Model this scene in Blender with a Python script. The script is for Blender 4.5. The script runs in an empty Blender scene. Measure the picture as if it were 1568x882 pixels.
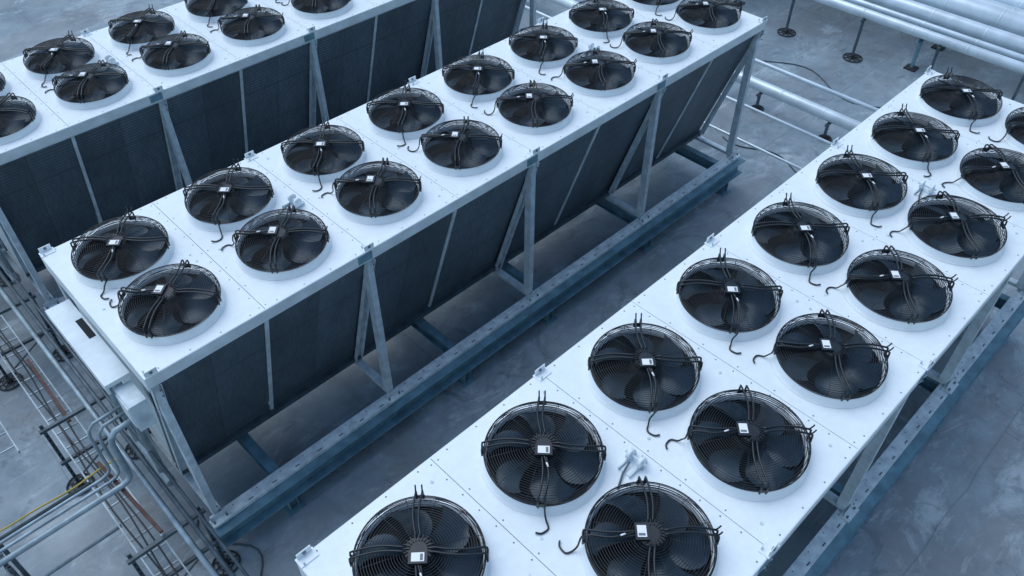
import bpy, math, random
from mathutils import Vector, Matrix
random.seed(7)
R=math.radians
scene=bpy.context.scene
S=1.25; W=2.34; EX=0.62; L=7*S+2*EX
H=2.465
UN={'A':(1.526,11.547,2.908),'B':(1.484,6.729,3.08),'C':(1.454,1.881,3.254)}

# ---------------------------------------------------------------- materials
def newmat(name):
    m=bpy.data.materials.new(name); m.use_nodes=True
    nt=m.node_tree; b=nt.nodes['Principled BSDF']
    return m,nt,b
def N(nt,t,**k):
    n=nt.nodes.new(t)
    for a,v in k.items(): setattr(n,a,v)
    return n
def noise_ramp(nt,scale,detail,stops,coord='Object',rough=.55,dist=0,stretch=None):
    tc=N(nt,'ShaderNodeTexCoord'); src=tc.outputs[coord]
    if stretch:
        mp=N(nt,'ShaderNodeMapping'); mp.inputs['Scale'].default_value=stretch
        nt.links.new(src,mp.inputs['Vector']); src=mp.outputs['Vector']
    n=N(nt,'ShaderNodeTexNoise'); n.inputs['Scale'].default_value=scale; n.inputs['Detail'].default_value=detail
    n.inputs['Roughness'].default_value=rough; n.inputs['Distortion'].default_value=dist
    nt.links.new(src,n.inputs['Vector'])
    r=N(nt,'ShaderNodeValToRGB'); el=r.color_ramp.elements
    while len(el)<len(stops): el.new(.5)
    for e,(p,c) in zip(el,stops):
        e.position=p; e.color=(c,c,c,1) if not isinstance(c,tuple) else (*c,1)
    nt.links.new(n.outputs['Fac'],r.inputs['Fac'])
    return r.outputs['Color'],n
def mix(nt,a,b,fac,mode='MIX'):
    m=N(nt,'ShaderNodeMix'); m.data_type='RGBA'; m.blend_type=mode
    for s,v in ((m.inputs[0],fac),(m.inputs[6],a),(m.inputs[7],b)):
        if isinstance(v,(int,float)): s.default_value=v
        elif isinstance(v,tuple): s.default_value=(*v,1)
        else: nt.links.new(v,s)
    return m.outputs[2]
def simple(name,col,rough,metal=0,var=.12,scale=3,bump=0):
    m,nt,b=newmat(name)
    c1=tuple(x*(1-var) for x in col); c2=tuple(min(.95,x*(1+var*.5)) for x in col)
    c,n=noise_ramp(nt,scale,6,[(.35,c1),(.65,c2)])
    nt.links.new(c,b.inputs['Base Color'])
    b.inputs['Roughness'].default_value=rough; b.inputs['Metallic'].default_value=metal
    if bump:
        bp=N(nt,'ShaderNodeBump'); bp.inputs['Strength'].default_value=bump; bp.inputs['Distance'].default_value=.01
        nt.links.new(n.outputs['Fac'],bp.inputs['Height']); nt.links.new(bp.outputs['Normal'],b.inputs['Normal'])
    return m
def deck_mat():
    m,nt,b=newmat('white_coated_sheet')
    big,_=noise_ramp(nt,.7,4,[(.3,(.79,.87,.90)),(.7,(.85,.92,.94))],rough=.6)
    fine,_=noise_ramp(nt,9,8,[(.42,(.6,.62,.63)),(.56,(1,1,1))],rough=.7)
    c=mix(nt,big,fine,.10,'MULTIPLY')
    spots,_=noise_ramp(nt,38,2,[(.73,(1,1,1)),(.78,(.6,.6,.58))],rough=.4)
    c=mix(nt,c,spots,.4,'MULTIPLY')
    nt.links.new(c,b.inputs['Base Color']); b.inputs['Roughness'].default_value=.5
    return m
M_DECK=deck_mat()
M_WHITE=simple('white_paint',(.72,.80,.84),.5,var=.12,scale=5)
M_COLLAR=simple('collar_white',(.80,.87,.90),.4,var=.05,scale=4)
M_FRAME=simple('galvanised_frame',(.62,.72,.77),.5,metal=0,var=.22,scale=7)
M_FRAME2=simple('galvanised_rail',(.74,.83,.88),.45,metal=0,var=.25,scale=9)
M_TEAL=simple('blue_green_painted_steel',(.15,.29,.36),.5,var=.3,scale=5)
M_BLACK=simple('black_wire',(.010,.016,.023),.30,var=.1)
M_MOTOR=simple('motor_black',(.009,.015,.022),.40,var=.2,scale=20)
M_HOLESHADE=simple('painted_hole_shade',(.004,.008,.013),.8,var=.2)  # near-black colour painting the shade inside openings
M_SCREW=simple('screw_grey',(.15,.18,.2),.5,var=.1)
M_SEAM=simple('seam_dark',(.09,.12,.14),.8,var=.1)
M_LABEL=simple('label_white',(.85,.88,.89),.4,var=.03)
M_PIPE=simple('aluminium_pipe_cladding',(.73,.83,.88),.34,metal=.35,var=.15,scale=2.5,bump=.1)
M_STEEL=simple('dark_strut_steel',(.085,.12,.145),.5,metal=.2,var=.3,scale=8)
M_GALV=simple('galvanised_pipe',(.32,.41,.46),.45,metal=.3,var=.3,scale=6)
M_RUST=simple('rusty_rod',(.11,.065,.055),.8,var=.3,scale=12)
M_YEL=simple('yellow_cable',(.5,.38,.07),.5,var=.1)
M_RED=simple('red_valve_paint',(.45,.02,.03),.5)
M_RUBBER=simple('rubber_foot',(.03,.033,.036),.8,var=.2)

def blade_mat():
    m,nt,b=newmat('fan_blade_plastic')
    c,n=noise_ramp(nt,6,5,[(.35,(.008,.022,.036)),(.7,(.020,.046,.070))])
    nt.links.new(c,b.inputs['Base Color']); b.inputs['Roughness'].default_value=.30
    b.inputs['Specular IOR Level'].default_value=.75
    b.inputs['Specular Tint'].default_value=(.78,.90,1,1)
    return m
M_BLADE=blade_mat()

def coil_mat():
    m,nt,b=newmat('coil_fins')
    tc=N(nt,'ShaderNodeTexCoord')
    sep=N(nt,'ShaderNodeSeparateXYZ'); nt.links.new(tc.outputs['Object'],sep.inputs[0])
    def lines(sock,period,width):
        d=N(nt,'ShaderNodeMath',operation='DIVIDE'); nt.links.new(sock,d.inputs[0]); d.inputs[1].default_value=period
        f=N(nt,'ShaderNodeMath',operation='FRACT'); nt.links.new(d.outputs[0],f.inputs[0])
        g=N(nt,'ShaderNodeMath',operation='LESS_THAN'); nt.links.new(f.outputs[0],g.inputs[0]); g.inputs[1].default_value=width
        return g.outputs[0]
    h=lines(sep.outputs['Z'],.72,.012)
    fz=lines(sep.outputs['Z'],.05,.3)
    vx=lines(sep.outputs['X'],.625,.010)
    base,_=noise_ramp(nt,1.2,6,[(.3,(.075,.108,.135)),(.7,(.175,.235,.28))],rough=.65,stretch=(1,1,.5))
    dirt,_=noise_ramp(nt,14,6,[(.4,(.55,.55,.55)),(.6,(1,1,1))],stretch=(3,1,.3))
    c=mix(nt,base,dirt,.6,'MULTIPLY')
    c=mix(nt,c,(.055,.078,.096),fz)
    d=N(nt,'ShaderNodeMath',operation='DIVIDE'); nt.links.new(sep.outputs['X'],d.inputs[0]); d.inputs[1].default_value=.625
    fl=N(nt,'ShaderNodeMath',operation='FLOOR'); nt.links.new(d.outputs[0],fl.inputs[0])
    wn=N(nt,'ShaderNodeTexWhiteNoise'); wn.noise_dimensions='1D'; nt.links.new(fl.outputs[0],wn.inputs['W'])
    mr=N(nt,'ShaderNodeMapRange'); nt.links.new(wn.outputs['Value'],mr.inputs[0]); mr.inputs[3].default_value=.84; mr.inputs[4].default_value=1.12
    c=mix(nt,c,mr.outputs[0],1.0,'MULTIPLY')
    mm=N(nt,'ShaderNodeMath',operation='MAXIMUM'); nt.links.new(h,mm.inputs[0]); nt.links.new(vx,mm.inputs[1])
    c=mix(nt,c,(.03,.037,.044),mm.outputs[0])
    nt.links.new(c,b.inputs['Base Color']); b.inputs['Roughness'].default_value=.55
    return m
M_COIL=coil_mat()

def ground_mat():
    m,nt,b=newmat('stained_concrete_roof')
    base,n1=noise_ramp(nt,.35,9,[(.30,(.18,.245,.285)),(.5,(.265,.335,.38)),(.72,(.35,.425,.465))],rough=.62,dist=.6)
    mott,n2=noise_ramp(nt,2.6,12,[(.35,(.68,.68,.68)),(.65,(1.12,1.12,1.12))],rough=.75,dist=.4)
    c=mix(nt,base,mott,.7,'MULTIPLY')
    st,_=noise_ramp(nt,.45,8,[(.47,0.0),(.58,1.0)],rough=.62,dist=1.2,stretch=(1,1.6,1))
    c=mix(nt,c,(.215,.225,.235),mix(nt,(0,0,0),st,.5))
    wh,_=noise_ramp(nt,1.1,13,[(.54,0.0),(.64,1.0)],rough=.78,dist=.7,stretch=(.7,1.3,1))
    c=mix(nt,c,(.58,.67,.71),mix(nt,(0,0,0),wh,.5))
    dk,_=noise_ramp(nt,1.3,9,[(.56,0.0),(.64,1.0)],rough=.68,dist=2.0)
    c=mix(nt,c,(.10,.135,.16),mix(nt,(0,0,0),dk,.5))
    sc,_=noise_ramp(nt,3.0,8,[(.58,0.0),(.68,1.0)],rough=.7,dist=.3,stretch=(.35,3.2,1))
    c=mix(nt,c,(.48,.56,.60),mix(nt,(0,0,0),sc,.3))
    tc=N(nt,'ShaderNodeTexCoord')
    nz=N(nt,'ShaderNodeTexNoise'); nz.inputs['Scale'].default_value=1.2
    nt.links.new(tc.outputs['Object'],nz.inputs['Vector'])
    ad=N(nt,'ShaderNodeVectorMath',operation='MULTIPLY_ADD')
    nt.links.new(nz.outputs['Color'],ad.inputs[0]); ad.inputs[1].default_value=(.12,.12,0); nt.links.new(tc.outputs['Object'],ad.inputs[2])
    br=N(nt,'ShaderNodeTexBrick'); br.inputs['Scale'].default_value=1
    br.inputs['Brick Width'].default_value=9; br.inputs['Row Height'].default_value=1.45
    br.inputs['Mortar Size'].default_value=.014; br.inputs['Mortar Smooth'].default_value=.6
    br.inputs['Color1'].default_value=(1,1,1,1); br.inputs['Color2'].default_value=(.84,.87,.89,1); br.inputs['Mortar'].default_value=(.62,.62,.62,1)
    nt.links.new(ad.outputs[0],br.inputs['Vector'])
    c=mix(nt,c,br.outputs['Color'],.6,'MULTIPLY')
    nt.links.new(c,b.inputs['Base Color'])
    rr,_=noise_ramp(nt,.8,6,[(.4,.35),(.6,.75)])
    nt.links.new(rr,b.inputs['Roughness'])
    bp=N(nt,'ShaderNodeBump'); bp.inputs['Strength'].default_value=.25; bp.inputs['Distance'].default_value=.02
    nt.links.new(n2.outputs['Fac'],bp.inputs['Height']); nt.links.new(bp.outputs['Normal'],b.inputs['Normal'])
    return m
M_GROUND=ground_mat()

# ---------------------------------------------------------------- mesh builder
class MB:
    def __init__(s): s.v=[];s.f=[];s.m=[];s.sm=[];s.mats=[]
    def mi(s,mat):
        if mat not in s.mats: s.mats.append(mat)
        return s.mats.index(mat)
    def add(s,vs,fs,mat,smooth=False):
        o=len(s.v); s.v+= [tuple(v) for v in vs]; k=s.mi(mat)
        for f in fs: s.f.append(tuple(i+o for i in f)); s.m.append(k); s.sm.append(smooth)
    def box(s,a,b,mat,M=None):
        x0,y0,z0=a;x1,y1,z1=b
        vs=[Vector(p) for p in((x0,y0,z0),(x1,y0,z0),(x1,y1,z0),(x0,y1,z0),(x0,y0,z1),(x1,y0,z1),(x1,y1,z1),(x0,y1,z1))]
        if M: vs=[M@v for v in vs]
        s.add(vs,[(0,3,2,1),(4,5,6,7),(0,1,5,4),(1,2,6,5),(2,3,7,6),(3,0,4,7)],mat)
    def frame(s,p,q,up=(0,0,1)):
        p=Vector(p);q=Vector(q);z=(q-p);l=z.length;z.normalize()
        u=Vector(up)
        if abs(z.dot(u))>.98: u=Vector((1,0,0))
        x=u.cross(z).normalized(); y=z.cross(x)
        M=Matrix((x,y,z)).transposed().to_4x4(); M.translation=p
        return M,l
    def beam(s,p,q,w,h,mat,up=(0,0,1)):
        M,l=s.frame(p,q,up); s.box((-w/2,-h/2,0),(w/2,h/2,l),mat,M)
    def channel(s,p,q,w,h,t,mat,up=(0,0,1),flip=1):
        M,l=s.frame(p,q,up)
        yt=sorted((0,t*flip))
        s.box((-w/2,yt[0],0),(w/2,yt[1],l),mat,M)
        e=.0005
        y2=sorted((t*flip,h*flip))
        s.box((-w/2,y2[0],e),(-w/2+t,y2[1],l-e),mat,M); s.box((w/2-t,y2[0],e),(w/2,y2[1],l-e),mat,M)
    def ibeam(s,p,q,w,h,t,mat):
        M,l=s.frame(p,q)
        s.box((-w/2,h/2-t,0),(w/2,h/2,l),mat,M); s.box((-w/2,-h/2,0),(w/2,-h/2+t,l),mat,M)
        s.box((-t/2,-h/2+t,.001),(t/2,h/2-t,l-.001),mat,M)
    def tube(s,pts,r,mat,n=6,closed=False,smooth=True,caps=True):
        pts=[Vector(p) for p in pts]; m=len(pts); vs=[];fs=[]
        prev=None
        for i,p in enumerate(pts):
            if closed: t=pts[(i+1)%m]-pts[i-1]
            else: t=pts[min(i+1,m-1)]-pts[max(i-1,0)]
            t.normalize()
            if prev is None:
                u=Vector((0,0,1)) if abs(t.z)<.9 else Vector((1,0,0))
                x=u.cross(t).normalized()
            else: x=(prev-t*prev.dot(t)).normalized()
            prev=x; y=t.cross(x)
            for k in range(n):
                a=2*math.pi*k/n; vs.append(p+x*math.cos(a)*r+y*math.sin(a)*r)
        for i in range(m if closed else m-1):
            j=(i+1)%m
            for k in range(n): fs.append((i*n+k,i*n+(k+1)%n,j*n+(k+1)%n,j*n+k))
        if caps and not closed: fs.append(tuple(range(n))[::-1]); fs.append(tuple((m-1)*n+k for k in range(n)))
        s.add(vs,fs,mat,smooth)
    def ring(s,R0,z,r,mat,seg=56,n=4,c=(0,0)):
        pts=[(c[0]+R0*math.cos(2*math.pi*i/seg),c[1]+R0*math.sin(2*math.pi*i/seg),z) for i in range(seg)]
        s.tube(pts,r,mat,n,closed=True)
    def revolve(s,prof,mat,seg=56,c=(0,0),smooth=True):
        vs=[];fs=[];k=len(prof)
        for i in range(seg):
            a=2*math.pi*i/seg
            for r,z in prof: vs.append((c[0]+r*math.cos(a),c[1]+r*math.sin(a),z))
        for i in range(seg):
            j=(i+1)%seg
            for q in range(k-1): fs.append((i*k+q,j*k+q,j*k+q+1,i*k+q+1))
        s.add(vs,fs,mat,smooth)
    def disc(s,c,r,z,mat,seg=8):
        vs=[(c[0]+r*math.cos(2*math.pi*i/seg),c[1]+r*math.sin(2*math.pi*i/seg),z) for i in range(seg)]
        s.add(vs,[tuple(range(seg))],mat)
    def cyl(s,c,r,z0,z1,mat,seg=24,smooth=True):
        s.revolve([(r,z0),(r,z1)],mat,seg,c,smooth); s.disc(c,r,z1,mat,seg)
    def mesh(s,name):
        me=bpy.data.meshes.new(name); me.from_pydata(s.v,[],s.f)
        for m in s.mats: me.materials.append(m)
        me.polygons.foreach_set('material_index',s.m); me.polygons.foreach_set('use_smooth',s.sm)
        me.update(); return me
def obj(name,me,parent=None,loc=(0,0,0),rot=(0,0,0),bevel=0):
    o=bpy.data.objects.new(name,me); scene.collection.objects.link(o)
    o.location=loc; o.rotation_euler=rot
    if parent: o.parent=parent
    if bevel:
        b=o.modifiers.new('bevel','BEVEL'); b.width=bevel; b.segments=2; b.limit_method='ANGLE'
    return o
def empty(name,loc=(0,0,0),rot=(0,0,0)):
    o=bpy.data.objects.new(name,None); scene.collection.objects.link(o); o.location=loc; o.rotation_euler=rot; o.empty_display_size=.2
    return o

# ---------------------------------------------------------------- fan parts
def P(r,a,z): return (r*math.cos(a),r*math.sin(a),z)
b=MB()
b.revolve([(.492,.003),(.482,.008),(.472,.026),(.466,.05),(.463,.078),(.459,.086),(.451,.086),(.447,.078),(.443,.045)],M_COLLAR,72)
b.revolve([(.443,.045),(.436,.008)],M_HOLESHADE,56)  # collar's inner wall painted dark as if in shade
b.disc((0,0),.438,.008,M_HOLESHADE,56)  # black disc over the uncut deck, painted shade of the fan opening
ME_COLLAR=b.mesh('fan_collar')
def guard(seed):
    rnd=random.Random(seed); b=MB()
    for r,z in ((.461,.089),(.466,.106),(.468,.124),(.466,.141),(.460,.157),(.449,.172)): b.ring(r,z,.0034,M_BLACK,64,5)
    r=.430
    while r>.11:
        z=.182+ .030*(1-(r/.432)**1.6); b.ring(r,z,.0030,M_BLACK,56,4); r-=.0195
    for k in range(12):
        a=2*math.pi*(k+.5)/12
        b.tube([P(.1,a,.213),P(.25,a,.202),P(.39,a,.188),P(.449,a,.170),P(.467,a,.135),P(.462,a,.089)],.0026,M_BLACK,3)
    for q in range(4):
        a0=q*math.pi/2+rnd.uniform(-.05,.05)
        d=Vector((math.cos(a0),math.sin(a0),0)); n=Vector((-d.y,d.x,0))
        for sgn in (-1,1):
            pts=[]
            for i in range(11):
                t=i/10; rr=.085+t*.373
                off=sgn*(.016+.008*t)+.022*math.sin(t*math.pi)*(1 if q%2 else -1)
                pts.append(d*rr+n*off+Vector((0,0,.230-.024*t**2)))
            e=pts[-1]
            pts+= [e+d*.018+Vector((0,0,-.012)),e+d*.022+Vector((0,0,-.045)),e+d*.020+Vector((0,0,-.115))]
            b.tube(pts,.0088,M_BLACK,6)
            if q in (1,):
                b.tube([e,e+d*.02+Vector((0,0,.03)),e+d*.03+Vector((0,0,.055))],.0065,M_BLACK,5)
        e=d*.476+Vector((0,0,.122))
        b.beam(e-n*.038,e+n*.038,.012,.03,M_BLACK)
    b.revolve([(.108,.08),(.108,.202),(.100,.218),(.090,.222),(.090,.228),(.0,.228)],M_MOTOR,32,smooth=False)
    for k in range(20):
        a=2*math.pi*k/20
        M=Matrix.Rotation(a,4,'Z'); b.box((.06,-.003,.2285),(.106,.003,.239),M_MOTOR,M)
    b.box((-.066,-.120,.228),(.066,-.020,.252),M_MOTOR)
    b.box((-.045,-.105,.252),(.045,-.040,.2542),M_LABEL)
    b.box((.016,-.098,.2542),(.036,-.05,.2546),M_SCREW)
    sx=rnd.choice((-1,1)); ex=rnd.uniform(-.02,.03)
    ctrl=[(.0,-.11,.24),(.025,-.2,.242),(.04,-.3,.235),(.02,-.40,.225),(.008,-.455,.21),(.01,-.492,.18),(.014,-.505,.12),(.018*sx,-.515,.06),(.03*sx,-.545,.018),(.045*sx,-.59,.010),(.03*sx,-.635+ex,.010),(-.01*sx,-.66+ex,.012),(-.05*sx,-.655+ex,.016)]
    pts=[]
    for i in range(len(ctrl)-1):
        p0,p1,p2,p3=[Vector(ctrl[min(max(j,0),len(ctrl)-1)]) for j in (i-1,i,i+1,i+2)]
        for s_ in range(3):
            t=s_/3
            pts.append(.5*((2*p1)+(p2-p0)*t+(2*p0-5*p1+4*p2-p3)*t*t+(3*p1-p0-3*p2+p3)*t**3))
    pts.append(Vector(ctrl[-1]))
    b.tube(pts,.0075,M_BLACK,6)
    b.tube([(.022,-.19,.254),(.034,-.225,.252)],.007,M_LABEL,6)
    return b.mesh('fan_guard')
ME_GUARDS=[guard(i) for i in range(5)]
b=MB()
NB=6
for k in range(NB):
    a0=2*math.pi*k/NB
    nr,na=8,10; vs=[];fs=[]
    for i in range(nr+1):
        t=i/nr; r=.10+t*.334
        span=R(42)+R(8)*math.sin(math.pi*t)-R(6)*t
        sweep=R(-10)*math.sin(t*math.pi*.9)+R(12)*t*t
        for j in range(na+1):
            u=j/na-.5
            a=a0+sweep+u*span
            pitch=.062*(1-.3*t)+.012
            z=.098+pitch*2*u*.8 - .026*math.cos(u*math.pi)*(.6+.6*t)
            rr=r-(.02*(2*abs(u))**3 if i==nr else 0)
            vs.append(P(rr,a,z))
    for i in range(nr):
        for j in range(na):
            q=i*(na+1)+j; fs.append((q,q+1,q+na+2,q+na+1))
    b.add(vs,fs,M_BLADE,True)
b.revolve([(.125,.03),(.125,.14),(.11,.155)],M_MOTOR,28)
ME_ROTOR=b.mesh('fan_rotor')

# ---------------------------------------------------------------- dry cooler unit
def unit(key):
    X0,Y0,Z0=UN[key]
    g=empty('dry_cooler',(X0,Y0,Z0))
    hw=W/2; xa=-EX; xb=7*S+EX
    bd=[xa]+[S*(k-.5) for k in (1,2,3,4,5,6,7)]+[xb]
    b=MB()
    for k in range(8):
        e=.0028
        b.box((bd[k]+(e if k else 0),-hw,-.03),(bd[k+1]-(e if k<7 else 0),hw,0),M_DECK)
    b.box((xa+.02,-hw+.02,-.05),(xb-.02,hw-.02,-.032),M_SEAM)
    obj('deck_panels',b.mesh('deck_panels'),g,bevel=.002)
    b=MB()
    for sg in(-1,1):
        y0,y1=sorted((sg*(hw-.012),sg*(hw+.006)))
        for k in range(0,8,2):
            b.box((bd[k]+.004,y0,-.135),(bd[k+2]-.004,y1,-.004),M_WHITE)
        y0,y1=sorted((sg*(hw-.09),sg*(hw-.013)))
        b.box((xa+.02,y0,-.16),(xb-.02,y1,-.06),M_FRAME)
        for k in (2,4,6):
            y0,y1=sorted((sg*(hw+.007),sg*(hw+.011)))
            b.box((bd[k]-.16,y0,-.12),(bd[k]+.02,y1,-.02),M_TEAL)
    for x in (xa,xb):
        b.box((x-.006,-hw+.012,-.2),(x+.012,hw-.012,-.004),M_WHITE)
    obj('edge_flange',b.mesh('edge_flange'),g,bevel=.003)
    b=MB()
    rnd=random.Random(ord(key))
    for k in range(1,8):
        for sx in(-.035,.035):
            for i in range(13):
                if sx>0 and i%2: continue
                y=-hw+.06+i*(W-.12)/12
                b.disc((bd[k]+sx,y),.0075,.0015,M_SCREW,6)
    for k in range(8):
        for sg in(-1,1):
            for i in range(4):
                b.disc((bd[k]+.15+i*(bd[k+1]-bd[k]-.3)/3,sg*(hw-.035)),.008,.0015,M_SCREW,6)
        for dx in(-.53,.53):
            for sy in (-1,1):
                if rnd.random()<.8:
                    b.cyl((k*S+dx*.93,sy*.53+rnd.choice((-.46,.46))),.014,0,.006,M_FRAME,10)
    obj('deck_screws',b.mesh('deck_screws'),g)
    b=MB()
    for k in (0,2,4,6,8):
        for sg in (-1,1):
            x=bd[k]; x=min(max(x,xa+.07),xb-.07)
            y=sg*(hw-.03)
            b.box((x-.075,y-.045,0.0015),(x+.075,y+.045,.008),M_COLLAR)
            b.box((x-.06,y-.004+sg*.03,.008),(x+.06,y+.004+sg*.03,.07),M_COLLAR)
            b.tube([(x,y+sg*.03-.012,.042),(x,y+sg*.03+.012,.042)],.016,M_SCREW,12)
            b.box((x-.05,y-.035*sg-.006,.008),(x-.035,y-.035*sg+.006,.04),M_FRAME)
    for x in (bd[2]-.16,bd[6]-.16):
        for sy in(-.055,.055):
            b.box((x-.11,sy-.006,.0015),(x+.11,sy+.006,.035),M_FRAME)
            b.tube([(x+.03,sy-.014,.075),(x+.03,sy+.014,.075)],.05,M_COLLAR,20)
            b.tube([(x+.03,sy-.02,.075),(x+.03,sy+.02,.075)],.018,M_FRAME,12)
        b.tube([(x+.03,-.1,.075),(x+.03,.1,.075)],.012,M_FRAME,10)
        b.box((x-.10,-.04,.0015),(x-.02,.04,.012),M_COLLAR)
        b.tube([(x-.25,-.06,.012),(x-.12,.0,.025),(x-.02,.02,.05)],.009,M_STEEL,6)
    obj('lifting_brackets',b.mesh('lifting_brackets'),g,bevel=.0015)
    top=(hw-.06,-.16); bot=(.40,-2.28)
    for sg in(-1,1):
        b=MB()
        for k in range(8):
            n=Vector((0,sg*(top[1]-bot[1]),-(top[0]-bot[0]))).normalized()
            x0=bd[k]+.03; x1=bd[k+1]-.03
            T=Vector((0,sg*top[0],top[1])); B=Vector((0,sg*bot[0],bot[1]))
            vs=[]
            for off in(0,-.12):
                for x,p in((x0,B),(x1,B),(x1,T),(x0,T)): vs.append(p+n*off+Vector((x,0,0)))
            b.add(vs,[(0,1,2,3),(7,6,5,4),(0,4,5,1),(1,5,6,2),(2,6,7,3),(3,7,4,0)],M_COIL)
        obj('coil_bank',b.mesh('coil_bank'),g)
    b=MB()
    for sg in(-1,1):
        T=Vector((0,sg*(top[0]+.004),top[1]+.02)); B=Vector((0,sg*(bot[0]+.004),bot[1]))
        n=Vector((0,sg*(top[1]-bot[1]),-(top[0]-bot[0]))).normalized()
        for k in (1,3,5,7):
            b.beam(T+n*.008+Vector((bd[k],0,0)),B+n*.008+Vector((bd[k],0,0)),.045,.02,M_FRAME,up=tuple(n))
        for k in (0,2,4,6,8):
            x=bd[k]; x=min(max(x,xa+.06),xb-.06); X=Vector((x,0,0))
            b.channel(T+n*.02+X,B+n*.03+X+Vector((0,0,-.06)),.10,.055,.008,M_FRAME,up=tuple(n),flip=1)
            b.channel((x,sg*(hw-.035),-.136),(x,sg*(hw-.035),-H+.02),.075,.11,.007,M_FRAME,up=(0,1,0))
            for z in (-.22,-.30,-H+.16,-H+.24):
                b.tube([(x+.02,sg*(hw+.0),z),(x+.02,sg*(hw+.014),z)],.010,M_SCREW,6)
            b.box((x-.11,sg*hw-.07,-H-.004),(x+.11,sg*hw+.05,-H+.018),M_FRAME2)
            for dx in(-.075,.075): b.cyl((x+dx,sg*(hw+.025)),.014,-H+.018,-H+.045,M_SCREW,6,False)
            b.box((x-.1,sg*hw+.004,-H+.02),(x+.1,sg*hw+.011,-H+.10),M_FRAME)
            b.channel((x+.02,sg*.34,-H+.05),(x+.02,sg*(hw-.08),-H+.05),.10,.05,.007,M_FRAME,flip=-1)
        b.box((xa+.02,sg*.40-.07,-2.345),(xb-.02,sg*.40+.07,-2.285),M_STEEL)
    for x in (bd[0]+.06,bd[2],bd[4],bd[6],bd[8]-.06):
        b.box((x-.04,-.335,-H+.0),(x+.04,.335,-H+.09),M_FRAME)
    for x in(xa+.035,xb-.035):
        vs=[(x,-top[0]+.16,top[1]+.02),(x,top[0]-.16,top[1]+.02),(x,.25,-2.28),(x,-.25,-2.28)]
        vs+=[(x+.01,y,z) for _,y,z in vs]
        b.add(vs,[(0,1,2,3),(7,6,5,4),(0,4,5,1),(1,5,6,2),(2,6,7,3),(3,7,4,0)],M_WHITE)
    obj('support_frame',b.mesh('support_frame'),g,bevel=.002)
    b=MB()
    for sg in(-1,1):
        y=sg*(hw-.03)
        b.channel((xa-.02,y,-H-.005),(xb+.02,y,-H-.005),.15,.055,.007,M_FRAME2,flip=-1)
        for i in range(int(L/.31)):
            x=xa+.1+i*.31
            b.box((x,y-.048,-H-.0048),(x+.06,y-.034,-H-.002),M_SEAM)
            b.disc((x+.15,y+.03),.008,-H-.003,M_SEAM,8)
        b.ibeam((xa-.1,sg*(hw+.045),-H-.20),(xb+.1,sg*(hw+.045),-H-.20),.22,.26,.014,M_TEAL)
        for x in (xa+.85,bd[2]+1.15,bd[4]+.3,bd[6]+.1,xb-.25):
            zg=-Z0
            b.ibeam((x,sg*(hw+.035),zg),(x,sg*(hw+.035),-H-.331),.12,.12,.01,M_TEAL)
            b.box((x-.11,sg*(hw+.035)-.11,zg),(x+.11,sg*(hw+.035)+.11,zg+.015),M_TEAL)
    for x in (xa+.85,bd[2]+1.15,bd[4]+.3,bd[6]+.1,xb-.25):
        b.ibeam((x,-hw+.065,-H-.20),(x,hw-.065,-H-.20),.12,.18,.012,M_TEAL)
    obj('base_beams',b.mesh('base_beams'),g,bevel=.002)
    b=MB()
    x=xa
    b.box((x-.26,-.68,-.36),(x-.012,.70,-.31),M_WHITE)
    b.box((x-.26,-.68,-.44),(x-.235,.70,-.361),M_WHITE)
    b.box((x-.10,.0,-.309),(x-.03,.34,-.3085),M_HOLESHADE)  # dark plate painting the shade of a cutout
    b.box((x-.20,-.98,-.78),(x-.03,-.66,-.42),M_FRAME)
    b.box((x-.215,-.95,-.74),(x-.2,-.69,-.46),M_WHITE)
    for yy in(-.3,.3):
        b.tube([(x-.12,yy,-.46),(x-.12,yy,-2.3)],.045,M_GALV,14)
    b.tube([(x-.12,-.5,-2.3),(x-.12,.5,-2.3)],.055,M_GALV,14)
    obj('header_box',b.mesh('header_box'),g,bevel=.003)
    n=0
    for i in range(8):
        for row,sy in enumerate((-1,1)):
            n+=1; loc=(i*S,sy*.528,0)
            obj('fan_collar_%d'%n,ME_COLLAR,g,loc)
            rot=R(-45) if row==1 else R(-135)
            obj('fan_guard_%d'%n,ME_GUARDS[rnd.randrange(5)],g,loc,(0,0,rot+R(rnd.uniform(-4,4))))
            obj('fan_rotor_%d'%n,ME_ROTOR,g,loc,(0,0,rnd.uniform(0,6.28)))
    return g
for k in 'BCA': unit(k)

b=MB(); b.add([(-120,-120,0),(160,-120,0),(160,160,0),(-120,160,0)],[(0,1,2,3)],M_GROUND)
obj('concrete_roof_ground',b.mesh('ground'))

# ---------------------------------------------------------------- pipes
def pipe_run(name,pts,r,mat=None,bands=0.9,n=16):
    mat=mat or M_PIPE
    b=MB(); b.tube(pts,r,mat,n)
    if bands:
        for p,q in zip(pts[:-1],pts[1:]):
            p=Vector(p);q=Vector(q);l=(q-p).length;d=(q-p).normalized();t=bands*.5
            while t<l-.1:
                c=p+d*t; b.tube([c-d*.012,c+d*.012],r+.005,mat,n,smooth=True); t+=bands
    return obj(name,b.mesh(name))
def foot_stand(x,y,h,name='pipe_stand',r=.17):
    b=MB()
    b.ring(r,.02,.012,M_RUBBER,24,6,(x,y)); b.ring(r*.6,.03,.008,M_RUBBER,20,5,(x,y))
    for k in range(8):
        a=k*math.pi/4; b.beam((x,y,.035),(x+(r-.005)*math.cos(a),y+(r-.005)*math.sin(a),.02),.014,.018,M_RUBBER)
    b.cyl((x,y),.045,0,.07,M_RUBBER,12)
    b.channel((x,y,.05),(x,y,h),.05,.045,.005,M_STEEL,up=(0,1,0))
    b.beam((x-.14,y,h+.02),(x+.14,y,h+.02),.05,.04,M_STEEL)
    return obj(name,b.mesh(name))
pipe_run('insulated_pipe',[(13.35,-6,.5),(13.35,24,.5)],.11)
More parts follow.
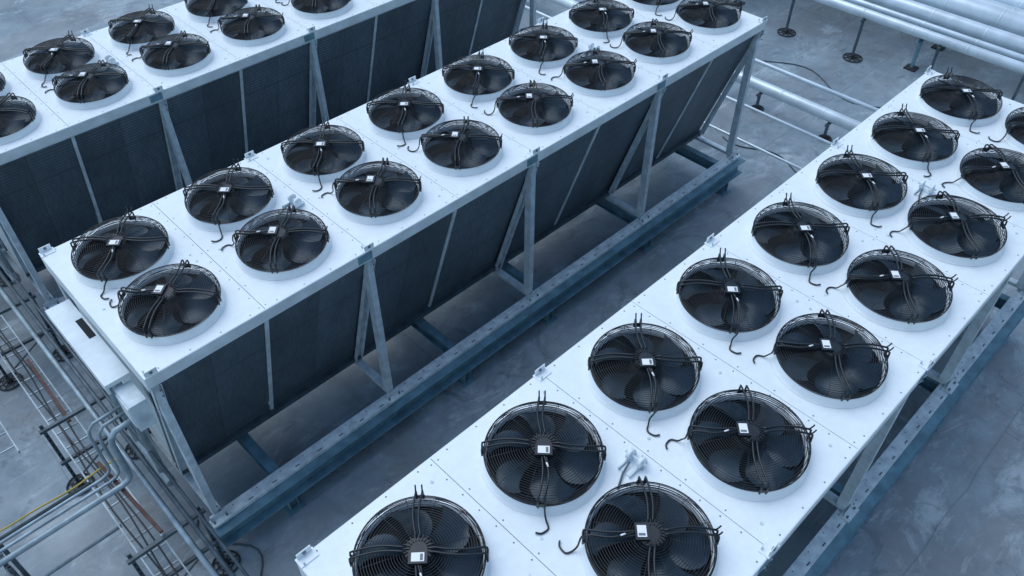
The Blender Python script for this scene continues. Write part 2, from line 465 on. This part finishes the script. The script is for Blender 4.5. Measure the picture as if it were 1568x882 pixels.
pipe_run('conduit_pipe',[(12.6,-4,.45),(12.6,24,.45)],.03,bands=0)
pipe_run('conduit_pipe',[(14.15,-4,.5),(14.15,24,.5)],.04,bands=0)
pipe_run('conduit_pipe',[(11.55,2.4,.45),(11.55,9,.45)],.025,bands=0)
for y in (3.6,5.1,6.6,8.2,9.8): foot_stand(13.35,y,.34,r=.12)
for x,r,z in ((16.6,.10,1.02),(17.05,.06,1.0),(17.45,.15,1.05),(18.1,.24,1.1),(18.75,.17,1.0),(19.3,.20,1.0),(19.95,.24,1.0),(20.6,.17,1.0),(21.3,.22,1.0),(22.1,.25,1.0)):
    pipe_run('insulated_pipe',[(x,-14,z),(x,34,z)],r,bands=1.1)
b=MB()
for y in (-8,-4,0,2.6,5.2,9.6,13,17,21):
    b.ibeam((16.9,y,.72),(22.5,y,.72),.1,.12,.01,M_TEAL)
    for x in (17.1,18.4,20.2,22.2):
        b.beam((x,y,.03),(x,y,.66),.06,.06,M_TEAL)
        b.box((x-.12,y-.12,0),(x+.12,y+.12,.03),M_RUBBER)
obj('pipe_rack',b.mesh('pipe_rack'))
for y in (1.2,3.0,4.65,6.3,7.95,9.6): foot_stand(16.6,y,.88,r=.2)
b=MB()
b.tube([(12.6,8.75,.45),(12.6,9.0,.45)],.06,M_STEEL,12)
b.tube([(12.6,8.87,.45),(12.6,8.87,.62)],.015,M_STEEL,6)
b.beam((12.5,8.87,.62),(12.72,8.87,.62),.03,.015,M_RED)
obj('pipe_valve',b.mesh('pipe_valve'))

for y in (12.0,9.87,7.6,5.42,3.3):
    g=empty('strut_rack_frame',(0,y,0))
    b=MB()
    for x in(0,.75):
        b.ring(.15,.02,.012,M_RUBBER,24,6,(x,0)); b.ring(.09,.03,.008,M_RUBBER,20,5,(x,0))
        for k in range(8):
            a=k*math.pi/4; b.beam((x,0,.035),(x+.145*math.cos(a),.145*math.sin(a),.02),.012,.016,M_RUBBER)
        b.cyl((x,0),.04,0,.07,M_RUBBER,12)
        b.channel((x,0,.05),(x,0,1.22),.041,.041,.004,M_STEEL,up=(0,1,0))
        for i in range(12): b.box((x-.008,-.024,.12+i*.09),(x+.008,-.0205,.16+i*.09),M_HOLESHADE)  # dark plates painting the shade in the strut slots
    for z in(.55,1.17): b.channel((-.05,-.025,z),(.8,-.025,z),.041,.041,.004,M_STEEL,flip=-1)
    b.beam((.03,.01,.12),(.72,.01,.52),.018,.018,M_STEEL)
    obj('frame_members',b.mesh('strut_frame'),g)
def ladder(name,x0,x1,y0,y1,z,mat,step=.28):
    b=MB()
    for x in(x0,x1): b.box((x-.008,y0,z),(x+.008,y1,z+.05),mat)
    y=y0+.15
    while y<y1: b.box((x0+.009,y-.009,z+.005),(x1-.009,y+.009,z+.02),mat); y+=step
    return obj(name,b.mesh(name))
ladder('cable_ladder_tray',.08,.36,2.5,14,.58,M_GALV)
ladder('cable_ladder_tray',-.28,.0-.04,9.0,14,.95,M_GALV,.2)
pipe_run('conduit_pipe',[(.50,2.5,1.24),(.50,14,1.24)],.028,M_GALV,bands=0)
pipe_run('conduit_pipe',[(.62,2.5,1.235),(.62,14,1.235)],.024,M_STEEL,bands=0)
pipe_run('conduit_pipe',[(.72,2.5,1.232),(.72,14,1.232)],.018,M_STEEL,bands=0)
pipe_run('conduit_pipe',[(.55,2.5,.63),(.55,14,.63)],.028,M_STEEL,bands=0)
for i,(y,z,r) in enumerate(((6.12,1.33,.032),(6.26,1.32,.018),(6.36,1.31,.018))):
    xe=.42-.06*i
    pipe_run('supply_pipe',[(-5,y,z),(xe-.12,y,z),(xe-.05,y,z+.02),(xe-.01,y,z+.06),(xe,y,z+.14),(xe,y,1.95),(xe+.02,y,2.04),(xe+.08,y,2.1),(.8,y,2.12)],r,M_GALV,bands=0)
for x in (-.9,-2.2):
    b=MB()
    for y in (6.0,6.5):
        b.ring(.13,.02,.012,M_RUBBER,24,6,(x,y)); b.cyl((x,y),.04,0,.06,M_RUBBER,12)
        b.channel((x,y,.05),(x,y,1.36),.041,.041,.004,M_STEEL,up=(1,0,0))
    b.beam((x,5.95,1.26),(x,6.55,1.26),.04,.04,M_STEEL)
    b.beam((x,5.95,.5),(x,6.55,.5),.04,.04,M_STEEL)
    b.beam((x,6.02,.1),(x,6.48,.5),.02,.02,M_STEEL)
    obj('pipe_support_frame',b.mesh('pipe_support_frame'))
pipe_run('conduit_pipe',[(-5,7.0,.62),(.1,7.0,.62)],.026,M_STEEL,bands=0)
pipe_run('conduit_pipe',[(-5,6.3,.54),(.1,6.3,.54)],.02,M_GALV,bands=0)
ladder('cable_ladder_tray',-.62,-.34,8.3,14,.3,M_GALV)
pts=[]
for i in range(30):
    t=i/29; pts.append((-1.8+2.3*t,7.25-.5*t+.08*math.sin(t*9),.66+.25*t+.05*math.sin(t*14)))
b=MB(); b.tube(pts,.011,M_YEL,6); obj('yellow_cable',b.mesh('yellow_cable'))
for p,q in (((.30,9.3,.7),(.28,7.9,.75)),((.25,6.6,1.3),(.35,5.4,1.25))):
    b=MB(); b.beam(p,q,.04,.03,M_RUST); obj('rusty_steel_angle',b.mesh('rusty_angle'))
for cx,am,z,ph in ((.2,.03,.61,0),(.26,.02,.62,1.5),(.14,.025,.61,3)):
    pts=[(cx+am*math.sin(i*.55+ph),3+i*.25,z+.004*math.sin(i)) for i in range(44)]
    b=MB(); b.tube(pts,.010,M_BLACK,6); obj('power_cable',b.mesh('power_cable'))
for cx,cy,ln,am in ((12.1,5.0,3,.15),(15.2,6,5,.3),(.9,4.9,2.5,.2)):
    pts=[(cx+am*math.sin(i*.5),cy+ln*(i/24-.5),.016) for i in range(25)]
    b=MB(); b.tube(pts,.012,M_STEEL,6); obj('loose_cable',b.mesh('loose_cable'))

# ---------------------------------------------------------------- light & camera
w=bpy.data.worlds.new('World'); scene.world=w; w.use_nodes=True
nt=w.node_tree; bg=nt.nodes['Background']
sky=nt.nodes.new('ShaderNodeTexSky'); sky.sky_type='NISHITA'; sky.sun_disc=False
EL=R(64); AZ=R(100)
sky.sun_elevation=EL; sky.sun_rotation=math.pi/2-AZ
sky.air_density=1.6; sky.dust_density=1.0; sky.ozone_density=3.5
nt.links.new(sky.outputs[0],bg.inputs[0]); bg.inputs[1].default_value=.15
sl=bpy.data.lights.new('sun','SUN'); sl.energy=1.5; sl.angle=R(60); sl.color=(.92,.97,1)
so=bpy.data.objects.new('sun',sl); scene.collection.objects.link(so)
d=Vector((math.cos(AZ)*math.cos(EL),math.sin(AZ)*math.cos(EL),math.sin(EL)))
so.rotation_euler=d.to_track_quat('Z','Y').to_euler()
cam=bpy.data.cameras.new('camera'); co=bpy.data.objects.new('camera',cam); scene.collection.objects.link(co)
co.location=(0,0,8.66); co.rotation_euler=(math.pi/2-.7709,0,.7953-math.pi/2)
cam.sensor_width=36; cam.lens=36*1232.18/1568; cam.clip_end=600
scene.camera=co
scene.view_settings.view_transform='Standard'; scene.view_settings.look='None'; scene.view_settings.exposure=0
